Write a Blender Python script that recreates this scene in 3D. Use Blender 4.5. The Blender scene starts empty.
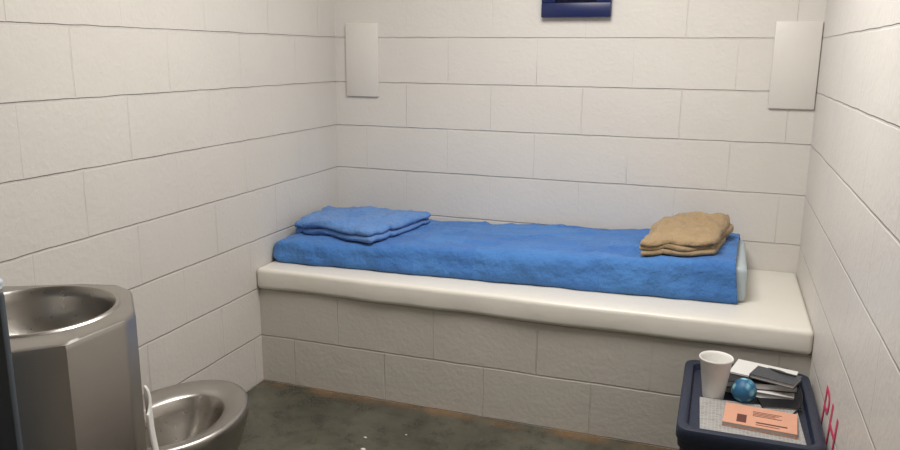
import bpy, bmesh, math
from mathutils import Vector, Matrix, noise
S=bpy.context.scene
try:
    S.view_settings.view_transform='Standard'; S.view_settings.look='None'
except Exception: pass
COL=bpy.context.collection
W,D,H,C=2.075,0.715,0.498,0.2032
CEIL=2.44; FRONT=-4.1

def lin(r,g,b):
    f=lambda c:(c/255/12.92) if c/255<=.04045 else ((c/255+.055)/1.055)**2.4
    return (f(r),f(g),f(b),1)
# ---------------- materials
class NT:
    def __init__(s,name):
        s.m=bpy.data.materials.new(name); s.m.use_nodes=True; s.n=s.m.node_tree.nodes; s.l=s.m.node_tree.links
        s.b=s.n['Principled BSDF']
    def k(s,o,i): s.l.new(o,i)
    def math(s,op,a,b=None):
        x=s.n.new('ShaderNodeMath'); x.operation=op
        for i,v in enumerate((a,b)):
            if v is None: continue
            if isinstance(v,(int,float)): x.inputs[i].default_value=v
            else: s.k(v,x.inputs[i])
        return x.outputs[0]
    def mixc(s,fac,c1,c2):
        x=s.n.new('ShaderNodeMix'); x.data_type='RGBA'
        for sock,v in ((x.inputs[0],fac),(x.inputs[6],c1),(x.inputs[7],c2)):
            if isinstance(v,(int,float,tuple)): sock.default_value=v
            else: s.k(v,sock)
        return x.outputs[2]
    def noise(s,scale,detail=3,vec=None,rough=.5):
        x=s.n.new('ShaderNodeTexNoise'); x.inputs['Scale'].default_value=scale; x.inputs['Detail'].default_value=detail
        x.inputs['Roughness'].default_value=rough
        if vec is None: vec=s.pos()
        s.k(vec,x.inputs['Vector']); return x.outputs['Fac']
    def pos(s):
        if not hasattr(s,'_p'): s._p=s.n.new('ShaderNodeNewGeometry').outputs['Position']
        return s._p
    def ramp(s,v,lo,hi):
        x=s.n.new('ShaderNodeMapRange'); s.k(v,x.inputs[0]); x.inputs[1].default_value=lo; x.inputs[2].default_value=hi; x.clamp=True
        return x.outputs[0]
    def bump(s,h,dist,strength=1,prev=None):
        x=s.n.new('ShaderNodeBump'); x.inputs['Distance'].default_value=dist; x.inputs['Strength'].default_value=strength
        s.k(h,x.inputs['Height'])
        if prev is not None: s.k(prev,x.inputs['Normal'])
        return x.outputs[0]

def simple(name,col,rough=.5,metal=0,var=.06,scale=30,bump=0,bscale=200):
    t=NT(name); c=col if len(col)==4 else lin(*col)
    n=t.noise(scale,3)
    d=tuple(v*(1-var*2) for v in c[:3])+(1,)
    t.k(t.mixc(n,c,d),t.b.inputs['Base Color'])
    t.b.inputs['Roughness'].default_value=rough; t.b.inputs['Metallic'].default_value=metal
    if bump: t.k(t.bump(t.noise(bscale,4),bump),t.b.inputs['Normal'])
    return t.m

def block_mat(name,axis,off,col,joint,vs=.3,jd=.30):
    t=NT(name)
    sp=t.n.new('ShaderNodeSeparateXYZ'); t.k(t.pos(),sp.inputs[0])
    cb=t.n.new('ShaderNodeCombineXYZ')
    wob=t.math('MULTIPLY',t.math('SUBTRACT',t.noise(9,2),.5),.006)
    t.k(t.math('ADD',t.math('ADD',sp.outputs[axis],off+8.128),wob),cb.inputs[0])
    t.k(t.math('ADD',sp.outputs[2],wob),cb.inputs[1])
    def brick(width,ms,sm):
        b=t.n.new('ShaderNodeTexBrick'); t.k(cb.outputs[0],b.inputs['Vector'])
        b.offset=.5; b.inputs['Scale'].default_value=1; b.inputs['Brick Width'].default_value=width
        b.inputs['Row Height'].default_value=C; b.inputs['Mortar Size'].default_value=ms; b.inputs['Mortar Smooth'].default_value=sm
        return b.outputs['Fac']
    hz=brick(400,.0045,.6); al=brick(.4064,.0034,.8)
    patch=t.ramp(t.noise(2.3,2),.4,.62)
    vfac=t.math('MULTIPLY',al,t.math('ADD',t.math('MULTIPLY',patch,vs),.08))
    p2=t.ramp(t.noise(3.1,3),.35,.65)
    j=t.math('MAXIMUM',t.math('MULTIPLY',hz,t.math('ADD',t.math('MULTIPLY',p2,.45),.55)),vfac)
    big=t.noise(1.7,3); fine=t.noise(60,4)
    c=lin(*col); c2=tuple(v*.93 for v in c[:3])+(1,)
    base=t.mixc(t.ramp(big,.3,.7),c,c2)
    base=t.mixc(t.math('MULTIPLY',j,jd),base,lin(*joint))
    t.k(base,t.b.inputs['Base Color'])
    t.b.inputs['Roughness'].default_value=.42
    inv=t.math('SUBTRACT',1.0,j)
    b1=t.bump(inv,.004,1)
    b2=t.bump(fine,.0016,.8,b1); b3=t.bump(t.noise(14,3),.0035,.5,b2)
    t.k(b3,t.b.inputs['Normal'])
    return t.m

M={}
wc=(218,213,206); jc=(150,144,137)
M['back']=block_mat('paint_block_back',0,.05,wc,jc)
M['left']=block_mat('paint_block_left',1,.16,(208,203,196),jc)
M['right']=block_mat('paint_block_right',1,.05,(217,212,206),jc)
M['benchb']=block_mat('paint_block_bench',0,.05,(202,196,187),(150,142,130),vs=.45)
M['paint']=simple('paint_white_smooth',(220,215,208),.4,var=.03,scale=5,bump=.001,bscale=50)
M['slab']=simple('bench_slab_paint',(224,219,209),.33,var=.03,scale=6,bump=.0015,bscale=18)
M['ceil']=simple('ceiling_paint',(225,222,215),.8)
# floor
t=NT('concrete_floor')
n1=t.noise(2.2,6,rough=.65); n2=t.noise(11,6,rough=.7)
base=t.mixc(t.ramp(n1,.38,.62),lin(62,61,52),lin(92,90,78))
base=t.mixc(t.math('MULTIPLY',t.ramp(n2,.48,.7),.75),base,lin(42,41,35))
base=t.mixc(t.math('MULTIPLY',t.ramp(t.noise(5,5,rough=.7),.58,.72),.35),base,lin(100,86,66))
sp=t.n.new('ShaderNodeSeparateXYZ'); t.k(t.pos(),sp.inputs[0])
edge=t.ramp(t.math('ADD',sp.outputs[1],t.math('MULTIPLY',n2,.10)),-.725,-.67)
ex=t.ramp(t.noise(4,3),.40,.58)
base=t.mixc(t.math('MULTIPLY',t.math('MULTIPLY',edge,ex),.7),base,lin(134,100,64))
t.k(base,t.b.inputs['Base Color'])
t.k(t.math('ADD',t.math('MULTIPLY',n2,.3),.1),t.b.inputs['Roughness'])
t.k(t.bump(n2,.003,.6),t.b.inputs['Normal'])
M['floor']=t.m

def fabric(name,col,dark,w=.13,rough=.9,patch=.5):
    t=NT(name)
    b=t.n.new('ShaderNodeTexBrick'); t.k(t.pos(),b.inputs['Vector']); b.inputs['Scale'].default_value=1
    b.inputs['Brick Width'].default_value=w; b.inputs['Row Height'].default_value=w*.62; b.inputs['Mortar Size'].default_value=.002
    b.inputs['Mortar Smooth'].default_value=1
    b.inputs['Color1'].default_value=(0,0,0,1); b.inputs['Color2'].default_value=(1,1,1,1); b.inputs['Mortar'].default_value=(.5,.5,.5,1)
    f=t.math('ADD',t.math('MULTIPLY',b.outputs['Color'],patch),t.math('MULTIPLY',t.noise(7,4),1-patch))
    t.k(t.mixc(f,lin(*col),lin(*dark)),t.b.inputs['Base Color'])
    t.b.inputs['Roughness'].default_value=rough
    t.b.inputs['Sheen Weight'].default_value=.12
    b1=t.bump(t.noise(220,2),.002,.8); t.k(t.bump(t.noise(20,4),.018,1,b1),t.b.inputs['Normal'])
    return t.m
M['blue']=fabric('blue_blanket_fabric',(74,128,190),(50,100,168),w=.16)
M['blue2']=fabric('folded_blue_fabric',(98,138,192),(80,122,182),w=.05)
M['tan']=fabric('tan_blanket_fabric',(172,148,114),(148,124,92),w=.04,patch=.3)
M['mattress']=simple('mattress_ticking',(180,192,196),.6,bump=.002,bscale=40)
# steel
def steel(name,col,r,sc=(3,3,120)):
    t=NT(name)
    mp=t.n.new('ShaderNodeMapping'); mp.inputs['Scale'].default_value=sc; t.k(t.pos(),mp.inputs[0])
    n=t.noise(4,4,mp.outputs[0]); n2=t.noise(5,4)
    t.k(t.mixc(n2,lin(*col),tuple(v*.72 for v in lin(*col)[:3])+(1,)),t.b.inputs['Base Color'])
    t.b.inputs['Metallic'].default_value=1
    t.k(t.math('ADD',t.math('MULTIPLY',n,.16),r-.08),t.b.inputs['Roughness'])
    t.k(t.bump(n,.0006,.35),t.b.inputs['Normal'])
    return t.m
M['steel']=steel('brushed_stainless_steel',(178,173,167),.32)
M['steel_in']=steel('worn_stainless_bowl',(188,183,176),.3,(20,20,20))
M['water']=simple('toilet_water',(60,58,54),.04,var=0)
M['navy']=simple('navy_plastic',(30,37,56),.38,bump=.0008,bscale=150)
M['navy_lid']=simple('navy_plastic_lid',(34,41,60),.42,bump=.0008,bscale=150)
M['navypaint']=simple('navy_painted_steel',(28,38,84),.35)
M['glass']=simple('dark_window_glass',(14,18,40),.08)
M['partition']=simple('grey_blue_painted_metal',(70,78,86),.45)
M['white']=simple('styrofoam',(240,238,233),.6,bump=.0008,bscale=300)
M['paper']=simple('paper_white',(222,220,216),.7)
M['salmon']=simple('salmon_cover',(214,158,132),.5)
M['brown']=simple('brown_ink',(96,52,40),.5)
M['black']=simple('black_cover',(24,24,28),.4)
M['gray']=simple('gray_leather_cover',(70,72,76),.5)
M['pink']=simple('red_pink_marker',(206,66,104),.6)
M['rubber']=simple('black_cable',(16,16,18),.5)
M['wrap']=simple('clear_plastic_wrap',(196,206,214),.25,bump=.003,bscale=60)
t=NT('newsprint')
b=t.n.new('ShaderNodeTexBrick'); t.k(t.pos(),b.inputs['Vector']); b.inputs['Scale'].default_value=1
b.inputs['Brick Width'].default_value=.02; b.inputs['Row Height'].default_value=.005; b.inputs['Mortar Size'].default_value=.0012
b.inputs['Color1'].default_value=lin(92,92,92); b.inputs['Color2'].default_value=lin(150,148,146); b.inputs['Mortar'].default_value=lin(180,178,174)
t.k(b.outputs['Color'],t.b.inputs['Base Color']); M['news']=t.m
t=NT('teal_ball_pattern')
v=t.n.new('ShaderNodeTexVoronoi'); v.inputs['Scale'].default_value=45; t.k(t.pos(),v.inputs['Vector'])
f=t.ramp(t.noise(38,3),.42,.58)
c_=t.mixc(f,lin(50,140,172),lin(160,210,218)); t.k(t.mixc(t.ramp(v.outputs['Distance'],.3,.6),c_,lin(36,96,134)),t.b.inputs['Base Color'])
t.b.inputs['Roughness'].default_value=.5; M['ball']=t.m

# ---------------- helpers
def link(o,parent=None):
    COL.objects.link(o)
    if parent: o.parent=parent
    return o
def empty(name,loc=(0,0,0)):
    e=bpy.data.objects.new(name,None); COL.objects.link(e); e.empty_display_size=.1; return e
def mk(name,bm,mats,parent=None,smooth=True,angle=None):
    me=bpy.data.meshes.new(name); bmesh.ops.recalc_face_normals(bm,faces=bm.faces); bm.to_mesh(me); bm.free()
    for m in (mats if isinstance(mats,(list,tuple)) else [mats]): me.materials.append(m)
    for p in me.polygons: p.use_smooth=smooth
    if smooth and angle:
        me.set_sharp_from_angle(angle=math.radians(angle))
    return link(bpy.data.objects.new(name,me),parent)
def box_bm(x0,x1,y0,y1,z0,z1,bev=0,seg=2,bm=None,mi=0):
    nb=bmesh.new(); bmesh.ops.create_cube(nb,size=1)
    for v in nb.verts: v.co=Vector(((x0+x1)/2+v.co.x*(x1-x0),(y0+y1)/2+v.co.y*(y1-y0),(z0+z1)/2+v.co.z*(z1-z0)))
    if bev: bmesh.ops.bevel(nb,geom=nb.edges[:],offset=bev,segments=seg,profile=.5,affect='EDGES')
    for f in nb.faces: f.material_index=mi
    if bm is None: return nb
    me=bpy.data.meshes.new('t'); nb.to_mesh(me); nb.free(); bm.from_mesh(me); bpy.data.meshes.remove(me); return bm
def box(name,*a,mat=None,bev=0,seg=2,parent=None):
    return mk(name,box_bm(*a,bev=bev,seg=seg),mat,parent,smooth=bool(bev),angle=35)
def rbox(L,Wd,Hh,r,nx,ny,nz,warp,bm=None,mi=0,k=4):
    bm=bm or bmesh.new()
    def co(h,n):
        e=[r*(1-math.cos(math.pi/2*i/k)) for i in range(k)]
        a=[-h+x for x in e]; inner=[-h+r+(2*h-2*r)*i/n for i in range(n+1)]
        return a+inner+[-x for x in reversed(a)]
    hx,hy,hz=L/2,Wd/2,Hh/2
    X,Y,Z=co(hx,nx),co(hy,ny),co(hz,nz)
    cache={}
    def V(x,y,z):
        key=(round(x,5),round(y,5),round(z,5))
        if key in cache: return cache[key]
        q=Vector((max(-hx+r,min(hx-r,x)),max(-hy+r,min(hy-r,y)),max(-hz+r,min(hz-r,z))))
        d=Vector((x,y,z))-q
        p=q+d.normalized()*r if d.length>1e-9 else q
        v=bm.verts.new(warp(p)); cache[key]=v; return v
    def grid(A,B,fn):
        for i in range(len(A)-1):
            for j in range(len(B)-1):
                vs=[V(*fn(A[i],B[j])),V(*fn(A[i+1],B[j])),V(*fn(A[i+1],B[j+1])),V(*fn(A[i],B[j+1]))]
                if len(set(vs))==4:
                    try: f=bm.faces.new(vs); f.material_index=mi
                    except ValueError: pass
    for s in (-1,1):
        grid(X,Y,lambda a,b:(a,b,s*hz)); grid(X,Z,lambda a,b:(a,s*hy,b)); grid(Y,Z,lambda a,b:(s*hx,a,b))
    return bm
def bil(q,u,v):
    a=Vector(q[0])+(Vector(q[1])-Vector(q[0]))*u
    b=Vector(q[3])+(Vector(q[2])-Vector(q[3]))*u; return a+(b-a)*v
def loft(rings,cap0=True,cap1=True,bm=None,mi=None):
    bm=bm or bmesh.new(); R=[[bm.verts.new(p) for p in r] for r in rings]; n=len(R[0])
    for i in range(len(R)-1):
        for j in range(n):
            f=bm.faces.new((R[i][j],R[i][(j+1)%n],R[i+1][(j+1)%n],R[i+1][j]))
            if mi: f.material_index=mi[i]
    if cap0: bm.faces.new(R[0][::-1])
    if cap1:
        f=bm.faces.new(R[-1])
        if mi: f.material_index=mi[-1]
    return bm
def rrect(cx,cy,hx,hy,r,z,n=6):
    P=[]
    for qx,qy,a0 in ((1,1,0),(-1,1,90),(-1,-1,180),(1,-1,270)):
        for i in range(n+1):
            a=math.radians(a0+90*i/n); P.append(Vector((cx+qx*(hx-r)+r*math.cos(a),cy+qy*(hy-r)+r*math.sin(a),z)))
    return P
def tube(name,pts,r,mat,parent=None):
    cu=bpy.data.curves.new(name,'CURVE'); cu.dimensions='3D'; cu.bevel_depth=r; cu.bevel_resolution=3
    s=cu.splines.new('NURBS'); s.points.add(len(pts)-1)
    for p,q in zip(s.points,pts): p.co=(*q,1)
    s.use_endpoint_u=True; s.order_u=3; cu.materials.append(mat)
    return link(bpy.data.objects.new(name,cu),parent)

# ---------------- room shell
box('floor',-.1,W+.1,FRONT-.1,.1,-.1,0,mat=M['floor'])
box('ceiling',-.1,W+.1,FRONT-.1,.1,CEIL,CEIL+.1,mat=M['ceil'])
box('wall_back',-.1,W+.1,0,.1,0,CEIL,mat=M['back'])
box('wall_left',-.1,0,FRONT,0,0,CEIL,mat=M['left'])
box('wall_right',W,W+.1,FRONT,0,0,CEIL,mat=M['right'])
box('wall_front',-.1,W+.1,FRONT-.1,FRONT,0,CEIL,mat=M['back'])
dr=empty('door_1')
box('door_leaf',.62,1.5,FRONT,FRONT+.045,0.005,2.1,mat=M['partition'],bev=.004,parent=dr)
box('door_window',.98,1.14,FRONT+.045,FRONT+.055,1.3,1.8,mat=M['glass'],bev=.003,parent=dr)
wn=empty('window_1')
bm=bmesh.new(); x0,x1,z0,z1=.985,1.275,1.507,1.95; fw=.058
for a in ((x0,x1,-.03,0,z0,z0+fw),(x0,x1,-.03,0,z1-fw,z1),(x0,x0+fw,-.03,0,z0+fw,z1-fw),(x1-fw,x1,-.03,0,z0+fw,z1-fw)):
    box_bm(*a,bev=.004,bm=bm)
mk('window_frame',bm,M['navypaint'],wn,angle=35)
box('window_pane',x0+fw,x1-fw,-.012,0,z0+fw,z1-fw,mat=M['glass'],parent=wn)
box('wall_access_plate',.058,.222,-.012,0,1.155,1.487,mat=M['paint'],bev=.004)
box('wall_access_plate.001',1.905,2.072,-.012,0,1.155,1.487,mat=M['paint'],bev=.004)

# ---------------- bench / bunk
bk=empty('concrete_bunk')
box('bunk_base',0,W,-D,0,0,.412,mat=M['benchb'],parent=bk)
def wslab(p):
    q=Vector((W/2+p.x,-.3675+p.y,.455+p.z))
    n=noise.noise(Vector((q.x*5,q.y*5,q.z*5)))
    if q.y<-.6: q.y+=n*.006; q.z+=n*.004 if q.z<.46 else 0
    return q
mk('bunk_slab',rbox(W,.735,.086,.018,90,10,2,wslab),M['slab'],bk)

# ---------------- mattress & blanket
def mtop(x): return .590+.055*max(0,min(1,x/1.85))
def ridge(x,y):
    n=noise.noise(Vector((x*3.1,y*3.1,2)))*.010+noise.noise(Vector((x*9,y*7,5)))*.008
    r1=1-abs(noise.noise(Vector((x*3+y*3,y*9-x*2,9.3))))*2.6
    r2=1-abs(noise.noise(Vector((x*6-y*2,y*5+x,3.3))))*3.2
    return n+max(0,r1)**4*.009+max(0,r2)**4*.007
def bsurf(x,y): return mtop(x)+ridge(x,y)
def mat_warp(x0,x1,grow,amp):
    q=[(x0,-.615-grow if amp==0 else -.625-grow),(x1,-.51 if amp==0 else -.52-grow),(x1,-.02 if amp else -.035),(x0,-.02 if amp else -.035)]
    def w(p):
        u=p.x/1+.5; v=p.y/.58+.5; s=p.z/.1+.5
        P=bil(q,u,v); top=mtop(P.x)-(.020 if grow==0 else 0)
        z=H+.001+s*(top-H)
        if amp:
            z+=s*ridge(P.x,P.y)-s*.008*(2*v-1)**2
            n1=noise.noise(Vector((P.x*4,z*8,0))); n2=noise.noise(Vector((P.x*12+z*8,z*10,4)))
            f=(1-v)
            P.y-= f*(n1*.011+n2*.009+(1-s)**2*.014)
        return Vector((P.x,P.y,z))
    return w
bed=empty('mattress')
mk('mattress_pad',rbox(1,.58,.1,.014,20,10,3,mat_warp(.05,1.868,0,0)),M['mattress'],bed)
bm=rbox(1.0,.58,.1,.032,160,46,9,mat_warp(.006,1.98,.008,1))
geom=bm.verts[:]+bm.edges[:]+bm.faces[:]
bmesh.ops.bisect_plane(bm,geom=geom,plane_co=(1.853,-.3,.5),plane_no=(1,-.04,.13),clear_outer=True)
ob=mk('blanket_cover',bm,M['blue'],bed)
sm=ob.modifiers.new('s','SOLIDIFY'); sm.thickness=.005; sm.offset=0

def folded(name,q,base,layers,th,mat,slope=0,seed=0,rum=1.0,jit=.022):
    bm=bmesh.new()
    for i in range(layers):
        jx=[noise.noise(Vector((seed+i*3.3,k*2.1+.5,.3)))*jit for k in range(8)]
        qq=[(c[0]+jx[2*k],c[1]+jx[2*k+1]) for k,c in enumerate(q)]
        def w(p,i=i,qq=qq):
            u=p.x/.4+.5; v=p.y/.4+.5; s=p.z/th+.5; P=bil(qq,u,v)
            k=1+slope*v
            e=max(0,1-min(u,1-u,v,1-v)*6)
            rr_=max(0,1-abs(noise.noise(Vector((P.x*9+P.y*5,P.y*6,seed))))*3)**3
            n=(noise.noise(Vector((P.x*7+seed,P.y*7,seed+1.7)))*.010+noise.noise(Vector((P.x*20,P.y*20,seed+i*.7)))*.0045+rr_*.005)*rum
            t_=(i+s)/layers
            z=base(P.x,P.y)+(i+s)*th*k*.93+(n-e**2*.012*k)*t_
            o=noise.noise(Vector((P.y*9,i*.9,seed)))*.009*rum; o2=noise.noise(Vector((P.x*9,i*.9,seed+5)))*.009*rum
            return Vector((max(.004,P.x+o),P.y+o2,z))
        rbox(.4,.4,th,th*.48,32,32,2,w,bm=bm,k=5)
    return mk(name,bm,mat)
folded('folded_blue_blanket',[(.022,-.50),(.46,-.60),(.545,-.165),(.022,-.17)],lambda x,y:bsurf(x,y)+.004,2,.034,M['blue2'],0,2.0,.9,.03)
folded('folded_tan_blanket',[(1.492,-.53),(1.757,-.45),(1.80,-.12),(1.54,-.17)],lambda x,y:bsurf(x,y)+.004,3,.0205,M['tan'],.75,7.0,1.9)

# ---------------- sink toilet combo
cb=empty('sink_toilet_combo')
poly=[(0.004,-2.255),(.27,-2.12),(.43,-2.035),(.505,-2.015),(.56,-2.035),(.67,-2.15),(.69,-2.20),(.685,-2.34),(.61,-2.415),(.30,-2.47),(.004,-2.47)]
cx,cy=.478,-2.218; ZT=.85; N=120
def cast(a):
    d=Vector((math.cos(a),math.sin(a))); best=None
    for i in range(len(poly)):
        p=Vector(poly[i])-Vector((cx,cy)); e=Vector(poly[(i+1)%len(poly)])-Vector(poly[i])
        den=d.x*e.y-d.y*e.x
        if abs(den)<1e-9: continue
        tt=(p.x*e.y-p.y*e.x)/den; ss=(p.x*d.y-p.y*d.x)/den
        if tt>0 and -1e-6<=ss<=1+1e-6: best=tt if best is None else min(best,tt)
    return best
angs=[2*math.pi*i/N for i in range(N)]
for px,py in poly:
    a=math.atan2(py-cy,px-cx)%(2*math.pi); k=min(range(N),key=lambda i:abs((angs[i]-a+math.pi)%(2*math.pi)-math.pi)); angs[k]=a
B=[cast(a) for a in angs]
def ring(fr,z): return [Vector((cx+math.cos(a)*fr(b),cy+math.sin(a)*fr(b),z)) for a,b in zip(angs,B)]
def circ(r,z): return ring(lambda b:r,z)
rings=[ring(lambda b:b-.012,.0),ring(lambda b:b-.012,.06),ring(lambda b:b,.065),ring(lambda b:b,ZT-.012),ring(lambda b:b-.004,ZT-.003),ring(lambda b:b-.010,ZT),
 circ(.163,ZT),circ(.159,ZT+.003),circ(.153,ZT+.003),circ(.148,ZT-.003)]
prof=[(.144,-.02),(.138,-.05),(.124,-.08),(.10,-.105),(.07,-.122),(.035,-.13),(.02,-.131)]
rings+=[circ(r,ZT+z) for r,z in prof]
mi=[0]*8+[1]*(len(rings)-9)+[1]
mk('sink_cabinet',loft(rings,mi=mi),[M['steel'],M['steel_in']],cb,angle=28)
bm=bmesh.new(); bmesh.ops.create_cone(bm,cap_ends=True,segments=24,radius1=.02,radius2=.018,depth=.004)
bmesh.ops.translate(bm,vec=(cx,cy,ZT-.128),verts=bm.verts); mk('sink_drain',bm,M['black'],cb,angle=30)
box('riser',.004,.10,-2.46,-2.28,ZT,ZT+.05,mat=M['steel'],bev=.012,parent=cb)
for i in range(2):
    bm=bmesh.new(); bmesh.ops.create_cone(bm,cap_ends=True,segments=20,radius1=.014,radius2=.012,depth=.02)
    bmesh.ops.rotate(bm,matrix=Matrix.Rotation(math.pi/2,3,'Y'),verts=bm.verts); bmesh.ops.translate(bm,vec=(.11,-2.33-.08*i,ZT+.025),verts=bm.verts)
    mk('push_button_%d'%(i+1),bm,M['steel_in'],cb,angle=30)
# toilet
def egg(a,b,yc,z,xc=.445,e=.12):
    P=[]
    for i in range(64):
        th=2*math.pi*i/64; c,s=math.cos(th),math.sin(th)
        P.append(Vector((xc+a*c*(1-e*.5*s),yc+b*s,z)))
    return P
ZR=.425; Y=-1.788
R=[egg(.10,.14,Y-.06,0),egg(.10,.14,Y-.06,.03),egg(.095,.15,Y-.06,.14),egg(.125,.185,Y-.035,.24),egg(.152,.208,Y-.012,.31),egg(.165,.217,Y-.003,.36),egg(.168,.219,Y,.385),
 egg(.170,.221,Y,.388),egg(.171,.222,Y,ZR-.008),egg(.166,.217,Y,ZR-.001),egg(.158,.209,Y,ZR),egg(.128,.176,Y-.002,ZR-.010),egg(.112,.158,Y-.004,ZR-.016),egg(.106,.152,Y-.004,ZR-.022),
 egg(.100,.142,Y-.004,ZR-.05),egg(.084,.12,Y-.004,ZR-.09),egg(.065,.09,Y-.008,ZR-.13),egg(.052,.07,Y-.01,ZR-.155),egg(.045,.062,Y-.01,ZR-.16)]
mi=[0]*13+[1]*4+[2]*2
mk('toilet_bowl',loft(R,mi=mi),[M['steel'],M['steel_in'],M['water']],cb,angle=50)
box('toilet_neck',.37,.53,-2.08,-1.93,.08,.36,mat=M['steel'],bev=.02,seg=3,parent=cb)
# thin white strip set upright against the cabinet's slanted facet (560,-2035)->(670,-2150)
fa,fb=Vector((.56,-2.035)),Vector((.67,-2.15)); fd=(fb-fa).normalized(); fn=Vector((-fd.y,fd.x))
def wstrip(p):
    u=p.x/.05+.5; s=p.z/.3+.5
    q=fa+fd*(.015+u*.05)+fn*(.009+abs(p.y)*0+p.y+.004*math.sin(u*8+s*3)+.02*(1-s)**2+.004)
    return Vector((q.x,q.y,.50+p.z*.8-.02*u+.02*math.sin(u*5)*s))
mk('white_strip',rbox(.05,.006,.3,.0025,10,1,30,wstrip,k=2),M['paper'])
bm=bmesh.new(); bmesh.ops.create_icosphere(bm,subdivisions=4,radius=.032)
for v in bm.verts:
    n=1+.45*noise.noise(v.co*45); c=v.co*n; v.co=Vector((.285+c.x,-2.165+c.y,ZT+.0135+max(-.013,c.z*.6)))
mk('crumpled_plastic_wrap',bm,M['wrap'])

# ---------------- partition
box('privacy_partition',.004,.778,-2.535,-2.523,.0,1.012,mat=M['partition'],bev=.004)

# ---------------- storage tote
TX,TY,hx,hy=1.878,-1.048,.188,.264
tb=empty('storage_tote')
def rr(dx,z,r=.035): return rrect(TX,TY,hx-dx,hy-dx,max(.008,r-dx*.3),z)
mk('tote_body',loft([rr(.05,0),rr(.045,.01),rr(.022,.27),rr(.018,.272),rr(.014,.31),rr(.006,.312),rr(.004,.335)]),M['navy'],tb,angle=35)
mk('tote_lid',loft([rr(.002,.336),rr(0,.34),rr(0,.366),rr(.003,.372),rr(.008,.374),rr(.022,.374),rr(.027,.371),rr(.032,.352),rr(.05,.35),rr(.055,.353)]),M['navy_lid'],tb,angle=35)
bm=bmesh.new()
for i in range(5):
    y=TY-.17+.085*i; box_bm(TX-hx+.012,TX-hx+.03,y-.006,y+.006,.08,.31,bev=.003,bm=bm)
mk('tote_ribs',bm,M['navy'],tb,angle=35)
ZD=.3535
def book(name,cx,cy,w,l,h,rot,z,cover,label=None):
    bm=bmesh.new(); t_=.0022
    box_bm(-w/2,w/2,-l/2,l/2,h-t_,h,bev=.0008,bm=bm,mi=0)
    box_bm(-w/2,w/2,-l/2,l/2,0,t_,bev=.0008,bm=bm,mi=0)
    box_bm(-w/2,-w/2+t_,-l/2,l/2,t_,h-t_,bm=bm,mi=0)
    box_bm(-w/2+t_,w/2-.003,-l/2+.003,l/2-.003,t_,h-t_,bm=bm,mi=1)
    if label:
        for a in label: box_bm(*a,h,h+.0006,bm=bm,mi=2)
    M_=Matrix.Translation((cx,cy,z))@Matrix.Rotation(math.radians(rot),4,'Z')
    bmesh.ops.transform(bm,matrix=M_,verts=bm.verts)
    return mk(name,bm,[cover,M['paper'],M['brown']],smooth=False)
txt=[(-.02,.055-.008*(i%3),.03-.009*i,.033-.009*i) for i in range(4)]
book('newspaper',1.882,-1.16,.268,.225,.007,2,ZD,M['news'])
book('paperback_book',1.908,-1.165,.19,.13,.013,-4,ZD+.0075,M['salmon'],label=[(-.01,.07,-.040,-.033),(-.01,.05,-.052,-.049),(-.06,-.035,-.05,.0)]+txt)
book('spiral_notebook',1.912,-.905,.205,.165,.018,-5,ZD+.003,M['paper'])
book('hardcover_book',1.905,-.905,.21,.14,.022,8,ZD+.0215,M['black'])
book('magazine',1.925,-.89,.18,.12,.006,-14,ZD+.044,M['paper'])
book('address_book',1.955,-.945,.13,.08,.014,-20,ZD+.051,M['gray'])
book('pocket_notebook',1.965,-1.028,.11,.06,.010,12,ZD+.003,M['black'])
cup=[(.031,0),(.046,.118),(.049,.120),(.050,.124),(.048,.127),(.0455,.125),(.0435,.118),(.030,.006)]
def rev(prof,c,n=40):
    return [[Vector((c[0]+r*math.cos(2*math.pi*i/n),c[1]+r*math.sin(2*math.pi*i/n),c[2]+z)) for i in range(n)] for r,z in prof]
mk('styrofoam_cup',loft(rev(cup,(1.782,-1.018,ZD))),M['white'],angle=50)
bm=bmesh.new(); bmesh.ops.create_icosphere(bm,subdivisions=4,radius=.036)
for v in bm.verts: v.co*=1+.03*noise.noise(v.co*60)
bmesh.ops.translate(bm,vec=(1.866,-1.03,ZD+.007+.0305),verts=bm.verts); mk('rubber_ball',bm,M['ball'])
tube('earphone_cable',[(2.0,-1.08,ZD+.008),(2.025,-1.04,ZD+.016),(2.028,-.98,ZD+.04),(2.0,-.9,ZD+.058),(1.93,-.87,ZD+.056),(1.95,-.92,ZD+.068),(2.01,-.95,ZD+.071)],.0025,M['rubber'])
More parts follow.
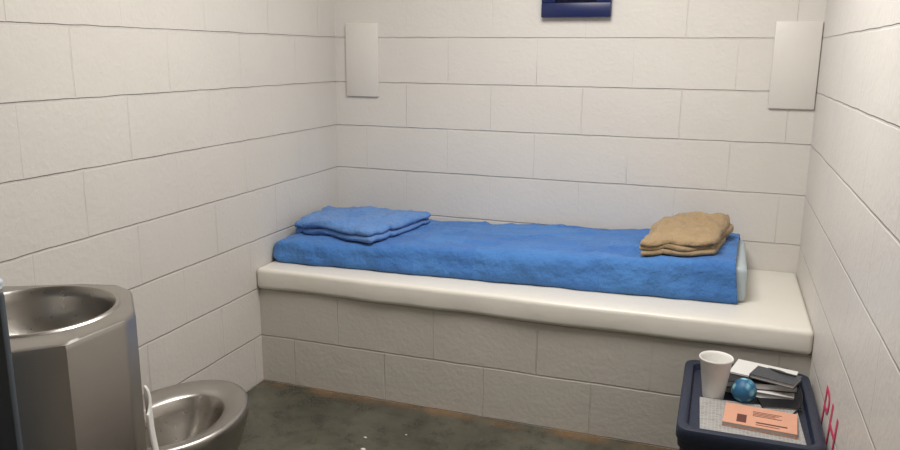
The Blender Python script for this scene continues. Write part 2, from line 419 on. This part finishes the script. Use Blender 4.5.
# lettering
cu=bpy.data.curves.new('wall_lettering','FONT'); cu.body='PH'; cu.size=.19; cu.extrude=.0006; cu.offset=-.001; cu.shear=.25; cu.space_character=1.25
cu.materials.append(M['pink']); g=bpy.data.objects.new('wall_lettering',cu); COL.objects.link(g)
g.matrix_world=Matrix(((0,0,-1,W-.0015),(-1,0,0,-1.06),(0,1,0,.345),(0,0,0,1)))
bm=bmesh.new()
for x,y,s in ((.62,-1.02,.008),(.65,-1.1,.012),(.9,-1.2,.006),(.75,-.95,.005),(1.2,-1.1,.006),(.5,-1.2,.007)):
    b=bmesh.new(); bmesh.ops.create_icosphere(b,subdivisions=1,radius=s)
    for v in b.verts: v.co=Vector((x+v.co.x,y+v.co.y*.7,.003+v.co.z*.35))
    me=bpy.data.meshes.new('t'); b.to_mesh(me); b.free(); bm.from_mesh(me)
mk('paper_scraps',bm,M['paper'])

# ---------------- light fixture
fx=empty('ceiling_light')
box('housing',.8,1.7,-2.0,-.8,CEIL-.05,CEIL,mat=M['ceil'],bev=.01,parent=fx)
ld=bpy.data.lights.new('tube_light','AREA'); ld.shape='RECTANGLE'; ld.size=.8; ld.size_y=1.1; ld.energy=45; ld.color=(1,.975,.94)
lo=bpy.data.objects.new('tube_light',ld); lo.location=(1.25,-1.4,CEIL-.055); COL.objects.link(lo); lo.parent=fx
w=bpy.data.worlds.new('w'); S.world=w; w.use_nodes=True; w.node_tree.nodes['Background'].inputs[0].default_value=(1,1,1,1); w.node_tree.nodes['Background'].inputs[1].default_value=.2

# ---------------- camera
f,yaw,pit,rol=771.77,.3381,.2193,.0089
fwd=Vector((-math.sin(yaw)*math.cos(pit),math.cos(yaw)*math.cos(pit),-math.sin(pit)))
r0=Vector((math.cos(yaw),math.sin(yaw),0)); u0=r0.cross(fwd)
r=r0*math.cos(rol)+u0*math.sin(rol); u=-r0*math.sin(rol)+u0*math.cos(rol)
cd=bpy.data.cameras.new('camera'); co=bpy.data.objects.new('camera',cd); COL.objects.link(co)
co.matrix_world=Matrix(((r.x,u.x,-fwd.x,1.7461),(r.y,u.y,-fwd.y,-3.3234),(r.z,u.z,-fwd.z,1.3575),(0,0,0,1)))
cd.sensor_width=36; cd.lens=f/900*36; cd.clip_start=.02; S.camera=co
